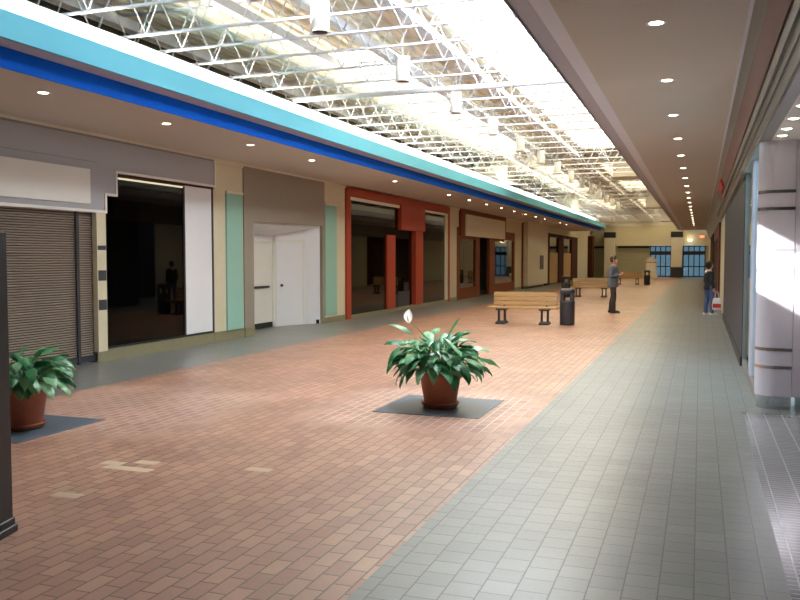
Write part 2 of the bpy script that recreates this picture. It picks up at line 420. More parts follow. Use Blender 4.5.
for i, y in enumerate(jy):
    if i == 6: o = make_joist(True); kids(proto)
    else: o = proto if i == 0 else copy_thing(proto)
    o.location = (0, y, 0)
    if i == 6: lab = 'roof joist whose bottom chord is a thick white round pipe, seventh from the camera'
    elif i < 20: lab = 'white open-web steel roof joist crossing above the hall, %s from the camera' % nth(i+1)
    elif y < 50: lab = 'white open-web roof joist in the run between first and second cross beams' if y > 31 else 'white open-web steel roof joist crossing above the hall, %s from the camera' % nth(i+1)
    elif True: lab = 'white open-web roof joist in the distant run beyond the second cross beam'
    tag(o, lab, 'roof joist', 'open-web joists of the hall roof')
# long girders running down the hall
def girder(x, y0, y1, lab, z=5.34):
    g = thing('roof_girder', lab, 'girder', (x, y0, 0), 0, 'long girders under the roof deck')
    L = y1-y0
    MB().box(-.07, .07, 0, L, z-.16, z-.145).build('bottom_flange', M['steel'], g)
    MB().box(-.008, .008, 0, L, z-.145, z+.012).build('web_plate', M['steel'], g)
girder(-6.26, 9.4, 77.6, 'long white steel girder beside the left skylight, running down the hall', 5.30)
girder(-5.15, 9.4, 77.6, 'long white steel girder right of the left skylight, above the pendant lamps', 5.30)
girder(-4.02, 6.0, 77.6, 'long white steel girder along the left edge of the big right skylight', 5.30)
girder(-8.2, 6.0, 77.6, 'long white steel girder over the dark void above the left soffit', 5.30)
# cross beams at the bay ends
for i, y in enumerate((31, 50, 69)):
    g = thing('cross_beam', 'boxed cream cross beam under the roof, %s from the camera' % nth(i+1), 'beam', (0, y, 0), 0, 'cross beams at the roof bay ends')
    MB().box(-8.9, .2, -.3, .3, 5.12, 5.48).build('beam', M['cream'], g)
    MB().box(-8.0, -6.72, -.75, .75, 4.56, 5.121).build('end_box', M['cream'], g)
    MB().box(-2.95, -1.3, -.75, .75, 4.56, 5.121).build('end_box', M['cream'], g)
# pendant lamps
def make_pendant():
    r = empty('pendant_lamp', (0, 0, 0))
    MB().lathe([(.0, -.165), (.085, -.165), (.105, -.18), (.108, -.175), (.108, .165), (.1, .18), (.0, .182)], n=28).build('lamp_shade', M['white'], r)
    MB().lathe([(.0, -.172), (.084, -.172), (.084, -.166), (0, -.166)], n=24).build('reflector', M['black'], r)
    MB().tube([(0, 0, .18), (0, 0, .90)], .009, 8).build('stem', M['steel'], r)
    MB().lathe([(0, .88), (.05, .88), (.05, .90), (0, .905)], n=20).build('ceiling_cup', M['steel'], r)
    return r
pl = make_pendant(); kids(pl)
for i in range(14):
    o = pl if i == 0 else copy_thing(pl)
    o.location = (-4.21, 8.92+2.86*i, 4.5)
    tag(o, 'white cylinder pendant lamp hanging over the hall, %s from the camera' % nth(i+1), 'lamp', 'cylinder pendant lamps over the hall')

# ------------------------------------------------------------------ downlights
def make_downlight():
    r = empty('ceiling_downlight', (0, 0, 0))
    MB().lathe([(.058, .0), (.085, -.006), (.09, 0), (.09, .004), (.058, .004)], n=24).build('trim_ring', M['white'], r)
    MB().lathe([(0, -.003), (.03, -.008), (.058, -.002), (.058, .003), (0, .003)], n=20).build('lamp', M['lamp'], r)
    return r
dl = make_downlight(); kids(dl)
first = True
def spot(x, y, z, e):
    l = bpy.data.lights.new('downlight_beam', 'SPOT'); l.energy = e; l.color = (1, .80, .52); l.spot_size = radians(100); l.spot_blend = .6; l.shadow_soft_size = .05
    o = bpy.data.objects.new('downlight_beam', l); COL.objects.link(o); o.location = (x, y, z-.03)
ys_r = [7.5+2.43*k for k in range(20)]
ys_l = [8.1+2.47*k for k in range(18) if k not in (4, 6, 15)]
cnt = 0
for side, x, ysx in (('right', -.385, ys_r), ('left', -7.52, ys_l)):
    for i, y in enumerate(ysx):
        o = dl if cnt == 0 else copy_thing(dl); cnt += 1
        o.location = (x, y, ZS)
        tag(o, 'round lit downlight in the %s soffit, %s from the camera' % (side, nth(i+1)), 'ceiling light', 'downlights in the %s soffit' % side)
        if i % 2 == 0 or y < 20: spot(x, y, ZS, 9 if y < 20 else 22)

# ------------------------------------------------------------------ left wall and shop fronts
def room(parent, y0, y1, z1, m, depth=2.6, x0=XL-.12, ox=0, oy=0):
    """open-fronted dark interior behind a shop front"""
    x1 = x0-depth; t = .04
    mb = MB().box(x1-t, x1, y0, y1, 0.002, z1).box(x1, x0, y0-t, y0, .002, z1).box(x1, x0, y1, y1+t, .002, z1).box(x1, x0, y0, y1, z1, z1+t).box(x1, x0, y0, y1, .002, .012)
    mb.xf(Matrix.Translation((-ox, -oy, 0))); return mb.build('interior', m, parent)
class Front:
    """shop front on the left wall: parts given in world coordinates"""
    def __init__(s, name, label, y, cat='shop front', x=XL):
        s.o = thing(name, label, cat, (x, y, 0)); s.off = Matrix.Translation((-x, -y, 0))
    def part(s, name, mb, m, parent=None, label=None): 
        mb.xf(s.off); return mb.build(name, m, parent or s.o, label=label)
B = lambda x0, x1, y0, y1, z0, z1: MB().box(x0, x1, y0, y1, z0, z1)

# pilasters (beige wall between the fronts)
struct('wall_left', B(XL-.25, XL, 14.45, 15.6, 0, ZS).box(XL-.25, XL, 19.65, 21.02, 0, ZS).box(XL-.25, XL, 31.08, 32.2, 0, ZS)
       .box(XL-.25, XL, 43.2, 45.35, 0, ZS).box(XL-.25, XL, 32.2, 43.2, 3.72, ZS+.1).box(XL-.25, XL, 45.35, 52.0, 0, ZS).box(XL-.25, XL, 52.0, 66.9, 3.3, ZS).box(XL-.25, XL, 66.9, 75, 0, ZS)
       .box(XL-.25, XL, YG, 75, ZS, ZD+.1).box(XL-.25, XL, YB, 2.5, 0, ZS), M['beige'])
struct('wall_left_greige', MB().prism([(15.6, 0), (16.0, 0), (16.0, 2.49), (19.5, 2.52), (19.5, 0), (19.65, 0), (19.65, ZS), (15.6, ZS)], 0, XL-.06, XL+.03), M['greige'])
struct('baseboard_left', B(XL, XL+.012, 14.45, 16.0, 0, .2).box(XL, XL+.012, 11.2, 14.44, 0, .2).box(XL, XL+.012, 10.98, 11.2, 0, .17).box(XL+.03, XL+.042, 15.6, 16.0, 0, .2).box(XL, XL+.012, 19.65, 21.02, 0, .14)
       .box(XL, XL+.012, 31.08, 32.2, 0, .14).box(XL, XL+.012, 43.2, 45.35, 0, .14), M['olive'])
# alcove with two white doors
XA, XB = -9.9, -9.55
A0, A1, A2, A3 = (XL-.05, 16.0), (XA, 16.0), (XA, 18.21), (XB, 19.23)
A4 = (XL-.05, 19.5)
zt = {0: 2.49, 1: 2.27, 2: 2.27, 3: 2.45, 4: 2.52}
AP = [A0, A1, A2, A3, A4]
wm = MB()
for i in range(4):
    a, b = AP[i], AP[i+1]
    wm.add([(a[0], a[1], .0), (b[0], b[1], .0), (b[0], b[1], zt[i+1]), (a[0], a[1], zt[i])], [(0, 1, 2, 3)])
wm.add([(p[0], p[1], zt[i]) for i, p in enumerate(AP)], [(0, 1, 2, 3, 4)])
aw = struct('wall_left_alcove', wm, M['whitepanel'])
sol = aw.modifiers.new('thick', 'SOLIDIFY'); sol.thickness = .03; sol.offset = -1
def door_on(name, a, b, t0, t1, z0, z1, handle, label, bar=False):
    a = Vector((*a, 0)); b = Vector((*b, 0)); d = (b-a); L = d.length; d.normalize(); n = Vector((-d.y, d.x, 0))
    if n.x < 0: n = -n
    ang = atan2(d.y, d.x)
    o = empty(name, a+d*(t0*L)+n*.004, ang); o['kind'] = 'structure'; o['label'] = label
    W = (t1-t0)*L
    s = -1 if (Matrix.Rotation(ang, 3, 'Z') @ Vector((0, 1, 0))).dot(n) < 0 else 1
    def yb(p, q): return (min(p*s, q*s), max(p*s, q*s))
    y0, y1 = yb(0, .022); MB().rbox(.02, W-.02, y0, y1, z0, z1, .004).build('door_leaf', M['doorwhite'], o)
    y0, y1 = yb(0, .034); MB().box(-.05, .012, y0, y1, z0-.05, z1+.06).box(W-.012, W+.05, y0, y1, z0-.05, z1+.06).box(-.05, W+.05, y0, y1, z1+.012, z1+.07).build('door_frame', M['doorwhite'], o)
    y0, y1 = yb(0, .006); MB().box(.0, W, y0, y1, .005, z0).build('bottom_gap', M['dark'], o)  # dark strip stands in for the shade in the gap below
    if bar: y0, y1 = yb(.03, .07); MB().rbox(.25, W-.25, y0, y1, .98, 1.03, .006).build('push_bar', M['charcoal'], o)
    else: MB().ball((handle, s*.06, 1.02), (.035, .04, .035)).tube([(handle, s*.02, 1.02), (handle, s*.05, 1.02)], .012).build('door_knob', M['charcoal'], o)
door_on('door_1', A1, A2, .08, .97, .14, 2.06, 0, 'white alcove door with a dark push bar', True)
door_on('door_2', A2, A3, .07, .93, .05, 2.08, .15, 'white alcove door with a dark round knob')
struct('gap_shade', MB().add([(A3[0]+.06, A3[1]+.06, .005), (A4[0]+.01, A4[1]-.05, .005), (A4[0]+.01, A4[1]-.05, .11), (A3[0]+.06, A3[1]+.06, .11)], [(0, 1, 2, 3)]), M['dark'])  # dark sheet painted in for the shaded gap under the alcove wall

# teal wall panels with cream-painted caps
for y0, y1, z1, lab in ((14.9, 15.52, 3.03, 'wide sage-teal wall panel between tall window and greige alcove wall'), (19.68, 20.4, 3.08, 'narrow sage-teal wall panel between white alcove and red shop front')):
    f = Front('wall_panel', lab, (y0+y1)/2, 'wall panel')
    f.part('panel', B(XL+.002, XL+.035, y0, y1, .2, z1), M['teal'])
    f.part('cap', B(XL+.002, XL+.06, y0-.01, y1+.01, z1, z1+.05), M['cream'])

# front 1: rolling grille, stepped grey header, tall dark window
f = Front('storefront', 'grey-headed shop front with rolling grille, blank white sign and tall dark window', 9.8)
H = [(2.5, 2.47), (11.17, 2.47), (11.17, 2.74), (11.44, 2.74), (11.44, 3.13), (14.44, 3.13), (14.44, 3.62), (2.5, 3.62)]
f.part('header_panel', MB().prism(H, 0, XL-.2, XL+.04), M['greypanel'])
f.part('header_seam', B(XL, XL+.046, 2.5, 14.44, 3.621, 3.654).box(XL+.04, XL+.043, 2.5, 11.0, 3.235, 3.245), M['stripgrey'])
tr = MB()
def tstrip(y0, y1, z0, z1): tr.box(XL+.0, XL+.065, y0, y1, z0, z1)
tstrip(2.5, 11.2, 2.43, 2.475); tstrip(11.155, 11.2, 2.475, 2.72); tstrip(11.155, 11.47, 2.72, 2.76); tstrip(11.43, 11.47, 2.76, 3.11); tstrip(11.43, 14.46, 3.11, 3.15)
f.part('trim_strip', tr, M['white'])
f.part('trim_post', B(XL, XL+.065, 14.42, 14.46, 3.15, 3.66), M['white'])
f.part('sign_board', B(XL+.042, XL+.075, 4.5, 10.8, 2.56, 3.11), M['white'])
gr = MB(); nsl = 62; z0 = .12; dz = (2.45-z0)/nsl
for k in range(nsl):
    z = z0+k*dz
    gr.prism([(XL-.10, z), (XL-.075, z+dz*.12), (XL-.066, z+dz*.38), (XL-.075, z+dz*.62), (XL-.10, z+dz*.72)], 1, 2.6, 10.97)
f.part('rolling_grille', gr, M['grille'])
f.part('grille_backing', B(XL-.125, XL-.105, 2.6, 10.97, .05, 2.46), M['dark'])
f.part('bottom_bar', B(XL-.12, XL-.05, 2.6, 10.97, .03, .12), M['charcoal'])
f.part('guide_post', B(XL-.062, XL-.03, 10.58, 10.64, .0, 2.45), M['charcoal'])
f.part('post', B(XL-.1, XL+.03, 10.98, 11.2, .17, 2.43), M['beige'])
for za, zb in ((1.83, 1.9), (1.33, 1.5), (.85, 1.02)): f.part('post_band', B(XL+.03, XL+.034, 11.0, 11.19, za, zb), M['charcoal'])
f.part('window_head', B(XL-.1, XL+.02, 11.47, 14.44, 3.07, 3.11), M['darkbrown'])
f.part('light_strip', B(XL-.05, XL+.0, 11.49, 13.42, 3.02, 3.05), M['striplight'])
f.part('glass_pane', B(XL-.03, XL-.02, 11.2, 13.46, .22, 3.07), M['glassdark'])
f.part('glass_pane', B(XL-.03, XL-.02, 11.2, 11.44, 2.43, 2.72) , M['glassdark'])
f.part('pane_post', B(XL-.05, XL-.0, 13.44, 13.48, .22, 3.05), M['charcoal'])
f.part('blank_panel', B(XL-.05, XL-.01, 13.48, 14.40, .235, 3.07), M['whitepanel'])
f.part('panel_edge', B(XL-.05, XL+.005, 14.40, 14.45, .2, 3.11), M['charcoal'])
f.part('sill', B(XL-.06, XL+.02, 11.2, 14.42, .2, .23), M['black'])
f.part('shop_wall', B(XL-.2, XL-.05, 11.2, 14.44, 0, .2), M['olive'])
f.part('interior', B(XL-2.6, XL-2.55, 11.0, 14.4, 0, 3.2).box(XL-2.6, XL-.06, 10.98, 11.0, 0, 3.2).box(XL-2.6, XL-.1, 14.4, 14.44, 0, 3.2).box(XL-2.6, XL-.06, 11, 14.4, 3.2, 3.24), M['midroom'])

# front 2: red shop
f = Front('storefront', 'brick-red shop front with dark glass bays and cream-white heads', 26.0)
rw = MB().box(XL-.1, XL+.05, 21.03, 21.34, 0, ZS-.005).box(XL-.1, XL+.05, 30.86, 31.07, 0, ZS-.005).box(XL-.1, XL+.05, 21.34, 30.86, 3.42, ZS-.005)
f.part('surround', rw, M['red'])
f.part('post', B(XL-.1, XL+.05, 24.2, 24.92, .1, 2.42), M['red'])
f.part('post', B(XL-.1, XL+.05, 26.95, 27.75, .1, 2.62), M['red'])
f.part('fascia_box', B(XL-.1, XL+.12, 25.3, 27.75, 2.62, 3.42), M['red'])
f.part('red_reflection', B(XL-.1, XL-.02, 21.34, 25.3, 2.4, 3.28), M['reddark'])  # dark red sheet behind the glass paints in a red reflection
f.part('head_rail', B(XL-.02, XL+.06, 21.3, 25.3, 3.31, 3.4), M['cream'])
f.part('head_rail', B(XL-.02, XL+.06, 27.75, 30.5, 3.32, 3.4), M['cream'])
f.part('glass_pane', B(XL-.01, XL-.0, 21.34, 25.3, .1, 3.31), M['glassdark'])
f.part('glass_pane', B(XL-.01, XL-.0, 27.75, 30.5, .1, 3.32), M['glassdark'])
f.part('shop_door', B(XL-.12, XL-.08, 25.02, 26.85, .1, 2.6), M['glassdark'])
f.part('kick_panel', B(XL-.078, XL-.06, 25.3, 26.6, .1, .6), M['charcoal'])
f.part('jamb', B(XL-.1, XL+.03, 30.5, 30.86, .1, 3.4), M['cream'])
f.part('side_panel', B(XL-1.9, XL-.1, 30.42, 30.48, .1, 3.3), M['reddark'])
f.part('sill', B(XL-.1, XL+.03, 21.34, 30.86, 0, .1), M['olive'])
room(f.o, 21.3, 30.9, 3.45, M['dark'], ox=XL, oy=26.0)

# front 3: rust brown shop with cream sign
f = Front('storefront', 'rust-brown framed shop front with a large blank cream sign panel', 37.6)
f.part('header', B(XL-.1, XL+.1, 32.5, 40.75, 3.48, 3.72).box(XL-.1, XL+.1, 32.5, 33.1, 2.6, 3.48).box(XL-.1, XL+.1, 40.3, 40.75, 2.6, 3.48), M['brown'])
f.part('sign_panel', B(XL-.1, XL+.16, 33.1, 40.3, 2.62, 3.5), M['cream'])
f.part('frame', B(XL-.1, XL+.03, 32.2, 32.55, 0, 2.95).box(XL-.1, XL+.03, 40.75, 43.2, 2.6, 3.0).box(XL-.1, XL+.03, 42.9, 43.2, .0, 2.6).box(XL-.1, XL+.03, 32.55, 35.1, 2.5, 2.62).box(XL-.1, XL+.03, 38.6, 40.75, 2.5, 2.62), M['brown'])
f.part('bulkhead', B(XL-.1, XL+.03, 32.55, 35.1, 0, .47), M['brown']); f.part('bulkhead', B(XL-.1, XL+.03, 38.63, 42.9, 0, .47), M['brown'])
f.part('mullion', B(XL-.1, XL+.04, 35.1, 35.78, 0, 2.6), M['brown'])
f.part('mullion', B(XL-.1, XL+.04, 37.6, 38.63, 0, 2.6), M['brown'])
f.part('glass_pane', B(XL-.03, XL-.02, 32.55, 35.1, .47, 2.5), M['glass'])
f.part('glass_pane', B(XL-.03, XL-.02, 38.63, 42.9, .47, 2.6), M['glass'])
f.part('shop_door', B(XL-.75, XL-.7, 35.8, 37.5, .02, 2.5), M['darkbrown'])
f.part('upper_wall', B(XL-.2, XL-.0, 40.75, 43.2, 3.0, 3.72), M['beige']); f.part('upper_wall', B(XL-.2, XL, 32.2, 32.5, 2.95, 3.72), M['beige'])
room(f.o, 32.5, 43.0, 2.7, M['midroom'], ox=XL, oy=37.6)
# brown vertical pipe and cream box panel with dark slot
tag(MB().box(-.0, .06, -.12, .12, .0, 3.66).build('wall_strip', M['brown'], None, (XL, 45.2, 0)), 'thin rust-brown vertical strip on the beige wall left of the cream panel', 'wall strip')
f = Front('wall_panel', 'tall cream boxed-out panel with a dark slot, past the rust-brown shop', 48.5, 'wall panel')
f.part('panel', B(XL+.002, XL+.3, 45.4, 51.7, .14, 3.69), M['cream'])
f.part('slot', B(XL+.3, XL+.33, 49.0, 50.1, 1.03, 1.85), M['charcoal'])
# front 4: dark brown shop with tan boards
f = Front('storefront', 'dark brown far shop front with tan boards in its lower openings', 59.5)
f.part('frame', B(XL-.1, XL+.05, 52.02, 53.9, 0, 3.3).box(XL-.1, XL+.05, 57.55, 59.75, 0, 3.3).box(XL-.1, XL+.05, 63.7, 66.88, 0, 3.3).box(XL-.1, XL+.04, 53.9, 63.7, 3.1, 3.3), M['darkbrown'])
f.part('board', B(XL-.08, XL-.02, 53.9, 57.55, .03, 2.05), M['tanboard'])
f.part('board', B(XL-.08, XL-.02, 59.75, 63.7, .03, 2.05), M['tanboard'])
f.part('glass_pane', B(XL-.05, XL-.04, 53.9, 57.55, 2.05, 3.1), M['glassdark'])
f.part('glass_pane', B(XL-.05, XL-.04, 59.75, 63.7, 2.05, 3.1), M['glassdark'])
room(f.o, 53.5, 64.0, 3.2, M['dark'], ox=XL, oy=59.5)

# ------------------------------------------------------------------ far end
struct('wall_end', B(-16, 3, YE, YE+.2, 2.8, ZD+.2).box(-9.9, -4.25, YE, YE+.2, 0, 2.8).box(-2.4, -1.44, YE, YE+.2, 0, 2.8).box(-16, -9.9, YE, YE+.2, 0, 2.8).box(.45, 3, YE, YE+.2, 0, 2.8), M['beige'])
struct('trim_14', B(-16, 1.2, YE-.6, YE-.02, 2.8, 3.98), M['beige'])
struct('ceiling_end', B(-16.2, XL-.1, 74.9, YE+.2, 4.6, 4.7), M['deck'])
struct('wall_left_end', B(-16.2, -16, 74, YE+.2, 0, ZD).box(-16, XL-.25, 74.9, 75, 0, ZD), M['beige'])
tag(B(.01, .4, -.7, .7, 0, 3.6).build('pilaster', M['darkbrown'], None, (XL, 74.2, 0)), 'dark narrow pilaster at the far end of the left wall', 'pilaster')
for x0, x1, lab in ((-9.9, -8.15, 'grey-green closed shutter at the far end, left of the column'), (-7.05, -4.3, 'wide grey-green closed shutter at the far end behind the standing man')):
    t = thing('roller_shutter', lab, 'shutter', ((x0+x1)/2, YE-.05, 0)); w = (x1-x0)/2
    mb = MB(); n = 22
    for k in range(n):
        z = .002+2.6*k/n; d = 2.6/n
        mb.prism([(.03, z), (-.01, z+d*.2), (-.02, z+d*.5), (-.01, z+d*.8), (.03, z+d)], 0, -w, w)
    mb.build('slats', M['gate'], t)
    MB().box(-w, w, -.06, .04, 2.6, 2.78).build('shutter_box', M['charcoal'], t)
for i, (x, lab) in enumerate(((-7.63, 'beige square column with black cap at the far end, behind the man'), (-1.92, 'beige square column with dark base between the far blue doors'))):
    t = thing('column', lab, 'column', (x, YE-1.3, 0), 0)
    MB().rbox(-.46, .46, -.46, .46, .9 if i else 0, 3.5, .02).build('shaft', M['cream'], t)
    MB().rbox(-.5, .5, -.5, .5, 3.5, 4.0, .02).build('cap', M['black'], t)
    if i: MB().rbox(-.48, .48, -.48, .48, 0, .9, .02).build('base', M['charcoal'], t)
for x0, x1, lab in ((-4.25, -2.4, 'blue glazed entrance left of the far dark-based column'), (-1.44, .45, 'blue glazed entrance right of the far dark-based column')):
    t = thing('entrance_door', lab, 'entrance', ((x0+x1)/2, YE-.02, 0)); w = (x1-x0)/2
    MB().box(-w, w, .02, .03, 0.02, 2.78).build('daylight', M['entrance'], t)
    MB().box(-w, w, -.02, -.012, 0.02, 2.78).build('glass_pane', M['glassaqua'], t)
    MB().box(-w, w, -.1, .0, 1.98, 2.3).build('transom', M['black'], t)
    fr = MB().box(-w, w, -.07, .01, 2.7, 2.79).box(-w, w, -.07, .01, 0.005, .12).box(-w, w, -.07, .01, .9, .99)
    for k in range(5): x = -w+.04+(2*w-.08)*k/4; fr.box(x-.04, x+.04, -.07, .01, 0.01, 2.75)
    fr.build('frame', M['charcoal'], t)
t = thing('exit_sign', 'small red illuminated sign above the far right entrance', 'sign', (.13, YE-.68, 3.42))
MB().rbox(-.22, .22, -.03, .06, 0, .3, .01).build('housing', M['black'], t); MB().box(-.19, .19, -.036, -.028, .03, .27).build('lit_face', M['redglow'], t)
t = thing('wall_light', 'warm glowing wall light left of the small red sign', 'light', (-.86, YE-.62, 3.2))
MB().box(-.2, .2, -.0, .02, -.06, .12).build('back_plate', M['white'], t); MB().lathe([(0, -.04), (.12, -.02), (.2, .06), (.22, .1), (0, .1)], (0, -.1, 0), 20).build('shade', M['wallglow'], t)
l = bpy.data.lights.new('wall_light_glow', 'POINT'); l.energy = 3; l.color = (1, .8, .5); l.shadow_soft_size = .2
o = bpy.data.objects.new('wall_light_glow', l); COL.objects.link(o); o.location = (-.86, YE-1.2, 3.35)

# ------------------------------------------------------------------ right wall
struct('wall_right', B(XR+.03, XR+.3, YB, YG, ZS, 4.6), M['beige'])
struct('wall_right_far', B(XR, XR+.3, 31.2, YE, 0, ZS).box(XR+.02, XR+.3, YG, YE, 4.6, ZD+.3), M['beige'])
SL = lambda t, o: (.36+.26*t-.937*o, 3.70-.70*t-.348*o)          # point on the bulkhead (slope invented to catch floor light), o = distance off it
tag(MB().prism([SL(.29, .001), SL(.29, .02), SL(.60, .02), SL(.60, .001)], 1, YB, 25.0).build('fascia_panel', M['pink']), 'long dusty-rose sloping fascia panel above the right shop fronts', 'panel')
struct('trim_15', MB().prism([SL(.66, 0), SL(.66, .03), SL(.74, .03), SL(.74, 0)], 1, YB, 31).prism([SL(.80, 0), SL(.80, .018), SL(.84, .018), SL(.84, 0)], 1, YB, 31).prism([SL(.95, 0), SL(.95, .03), SL(1.0, .03), SL(1.0, 0)], 1, YB, 31), M['metal'])
# recessed shop entry: soffit, lights, pier, grille
struct('ceiling_entry', B(XR+.02, 2.0, YB, 10.56, 3.0, 3.06), M['white'])
for i, y in enumerate((7.9, 8.6, 9.25, 9.75)):
    o = copy_thing(dl) if KIDS.get(dl.name) else None
    if o is None: kids(dl); o = copy_thing(dl)
    o.location = (.80, y, 3.0); o.scale = (.8, .8, 1)
    tag(o, 'small downlight in the white entry soffit above the lavender pier, %s from the camera' % nth(i+1), 'ceiling light', 'downlights in the entry soffit')
p = thing('entry_pier', 'lavender-white round-nosed pier with chrome bands at the right shop entry', 'pier', (.80, 10.3, 0))
def dshape(r, z0, z1, grow=0, x1=.18):
    poly = [(x1, -r-grow)]+[]
    poly = [(x1, r+grow)]+[((r+grow)*-sin(pi*k/14), (r+grow)*cos(pi*k/14)) for k in range(15)]+[(x1, -r-grow)]
    return MB().prism(poly, 2, z0, z1)
o = dshape(.19, .15, 3.0).build('nose', M['pier'], p)
MB().box(.185, .30, -.185, .12, .15, 2.995).build('side_panel', M['pier'], p)
dshape(.17, 0, .15).build('base', M['chrome'], p)
for z in (2.42, 2.23, .66, .46): dshape(.19, z, z+.035, .006).build('chrome_band', M['chrome'], p)
g = thing('rolling_grille', 'dark rolling grille at the right edge, beside the lavender pier', 'grille', (1.16, 10.1, 0))
gm = MB()
for k in range(40):
    z = .06+k*.0728; gm.prism([(.04, z), (.0, z+.012), (-.012, z+.03), (0, z+.048), (.04, z+.056)], 1, -9.0, .2)
gm.build('slats', M['metal'], g); MB().box(.045, .07, -9, .2, 0, 2.99).build('backing', M['dark'], g); MB().box(-.03, .04, .1, .2, 0, 2.99).build('guide_rail', M['charcoal'], g)
# glass shop front past the pier
f = Front('storefront', 'aqua-tinted glass shop front just past the lavender pier', 12.2, x=XR)
f.part('glass_pane', B(XR-.02, XR-.008, 10.52, 14.0, .1, 2.99), M['glassaqua'])
f.part('sill', B(XR-.05, XR+.1, 10.5, 14.05, 0, .12), M['metal'])
f.part('mullion', B(XR-.05, XR+.03, 12.05, 12.3, .1, 3.0), M['pier'])  # wide pale mullion colour stands in for bright streaks reflected in the glass
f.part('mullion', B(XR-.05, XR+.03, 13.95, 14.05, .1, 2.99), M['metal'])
f.part('back_wall', B(XR+1.6, XR+1.65, 10.6, 14, 0, 3.14).box(XR+.03, XR+1.6, 13.96, 14.0, 0, 3.14).box(XR+.36, XR+1.6, 10.5, 10.56, 0, 3.14), M['whitepanel'])
f.part('added_glow_panel', B(XR+.4, XR+1.2, 11.0, 13.6, 3.10, 3.13), M['added_glow'])  # added emitter to brighten the glass from inside
f.part('blue_poster', B(XR+.02, XR+.03, 10.7, 11.5, 2.0, 2.35), M['blue'])
f = Front('storefront', 'dark purple-grey shut shop front with black head, right side', 19.5, x=XR)
f.part('panel', B(XR-.06, XR+.02, 14.06, 25.0, .15, 2.85), M['purplegrey'])
f.part('head', B(XR-.04, XR+.02, 14.06, 25.0, 2.85, 2.99), M['black'])
f.part('plinth', B(XR-.08, XR+.02, 14.06, 25.0, 0, .15), M['charcoal'])
tag(MB().prism([SL(.34, .021), SL(.34, .07), SL(.58, .07), SL(.58, .021)], 1, 19.8, 22.0).build('shop_sign', M['redsign']), 'small red sign on the right fascia above the purple-grey shop', 'sign')
tag(B(-.03, .1, -2.0, 2.2, 0, 2.98).build('pilaster', M['cream'], None, (XR, 28.2, 0)), 'cream pilaster past the purple-grey shop on the right', 'pilaster')
f = Front('storefront', 'reddish-brown dim shop front beyond the cream pilaster, right side', 38, x=XR)
f.part('frame', B(XR-.07, XR, 32.5, 33.3, 0, 3.0).box(XR-.07, XR, 43, 44, 0, 3.0).box(XR-.07, XR, 33.3, 43, 2.5, 3.0), M['reddark'])
f.part('panel', B(XR-.04, XR, 33.3, 43, .02, 2.5), M['darkwarm'])
f = Front('storefront', 'dark far shop front near the end of the right wall', 52, x=XR)
f.part('frame', B(XR-.07, XR, 47, 48, 0, 3.0).box(XR-.07, XR, 56.5, 57.5, 0, 3.0).box(XR-.07, XR, 48, 56.5, 2.6, 3.0), M['darkbrown'])
f.part('panel', B(XR-.04, XR, 48, 56.5, .02, 2.6), M['darkwarm'])
struct('wall_back', B(-13, 4.2, YB-.2, YB, 0, ZD+.3), M['beige'])
struct('wall_right_outer', B(4.2, 4.3, YB, YE, 0, 4.8), M['midroom'])
struct('wall_left_outer', B(-13.1, -13, YB, YE, 0, 4.8), M['midroom'])
struct('wall_right_upper', B(1.2, 1.3, YB, YE, 4.6, ZD+.3), M['midroom'])

# ------------------------------------------------------------------ potted peace lilies
def leaf(mb, base, az, e0, L, w, pet, droop, roll):
    """arching petiole and pointed elliptical blade with a folded midrib"""
    n = 14; p = Vector(base); pts = []; e = e0; tot = pet+L; st = tot/n
    for i in range(n+1):
        pts.append(p.copy())
        d = Vector((cos(az)*cos(e), sin(az)*cos(e), sin(e))); p = p+d*st
        t = i/n; e -= droop*(.35+1.5*t)/n
    side0 = Vector((-sin(az), cos(az), 0))
    v = []; f = []
    for i, q in enumerate(pts):
        t = i*st
        if t < pet: hw = .005
        else:
            u = (t-pet)/L; hw = max(.002, w*.5*(sin(pi*min(1, u)**.85))**.85*(1.0 if u < .5 else 1-.15*(u-.5)))
        a = pts[max(0, i-1)]; b = pts[min(n, i+1)]; tan = (b-a).normalized()
        nrm = side0.cross(tan).normalized()*-1
        if nrm.z < 0 and e0 > 0: pass
        s = (side0*cos(roll)+nrm*sin(roll))
        up = tan.cross(s)*(-1)
        rip = .12*hw*sin(i*1.7+az*5)
        v += [q+s*hw+up*(hw*.30+rip), q, q-s*hw+up*(hw*.30-rip)]
    for i in range(n):
        a = i*3; f += [(a, a+3, a+4, a+1), (a+1, a+4, a+5, a+2)]
    mb.add(v, f, 0, True)
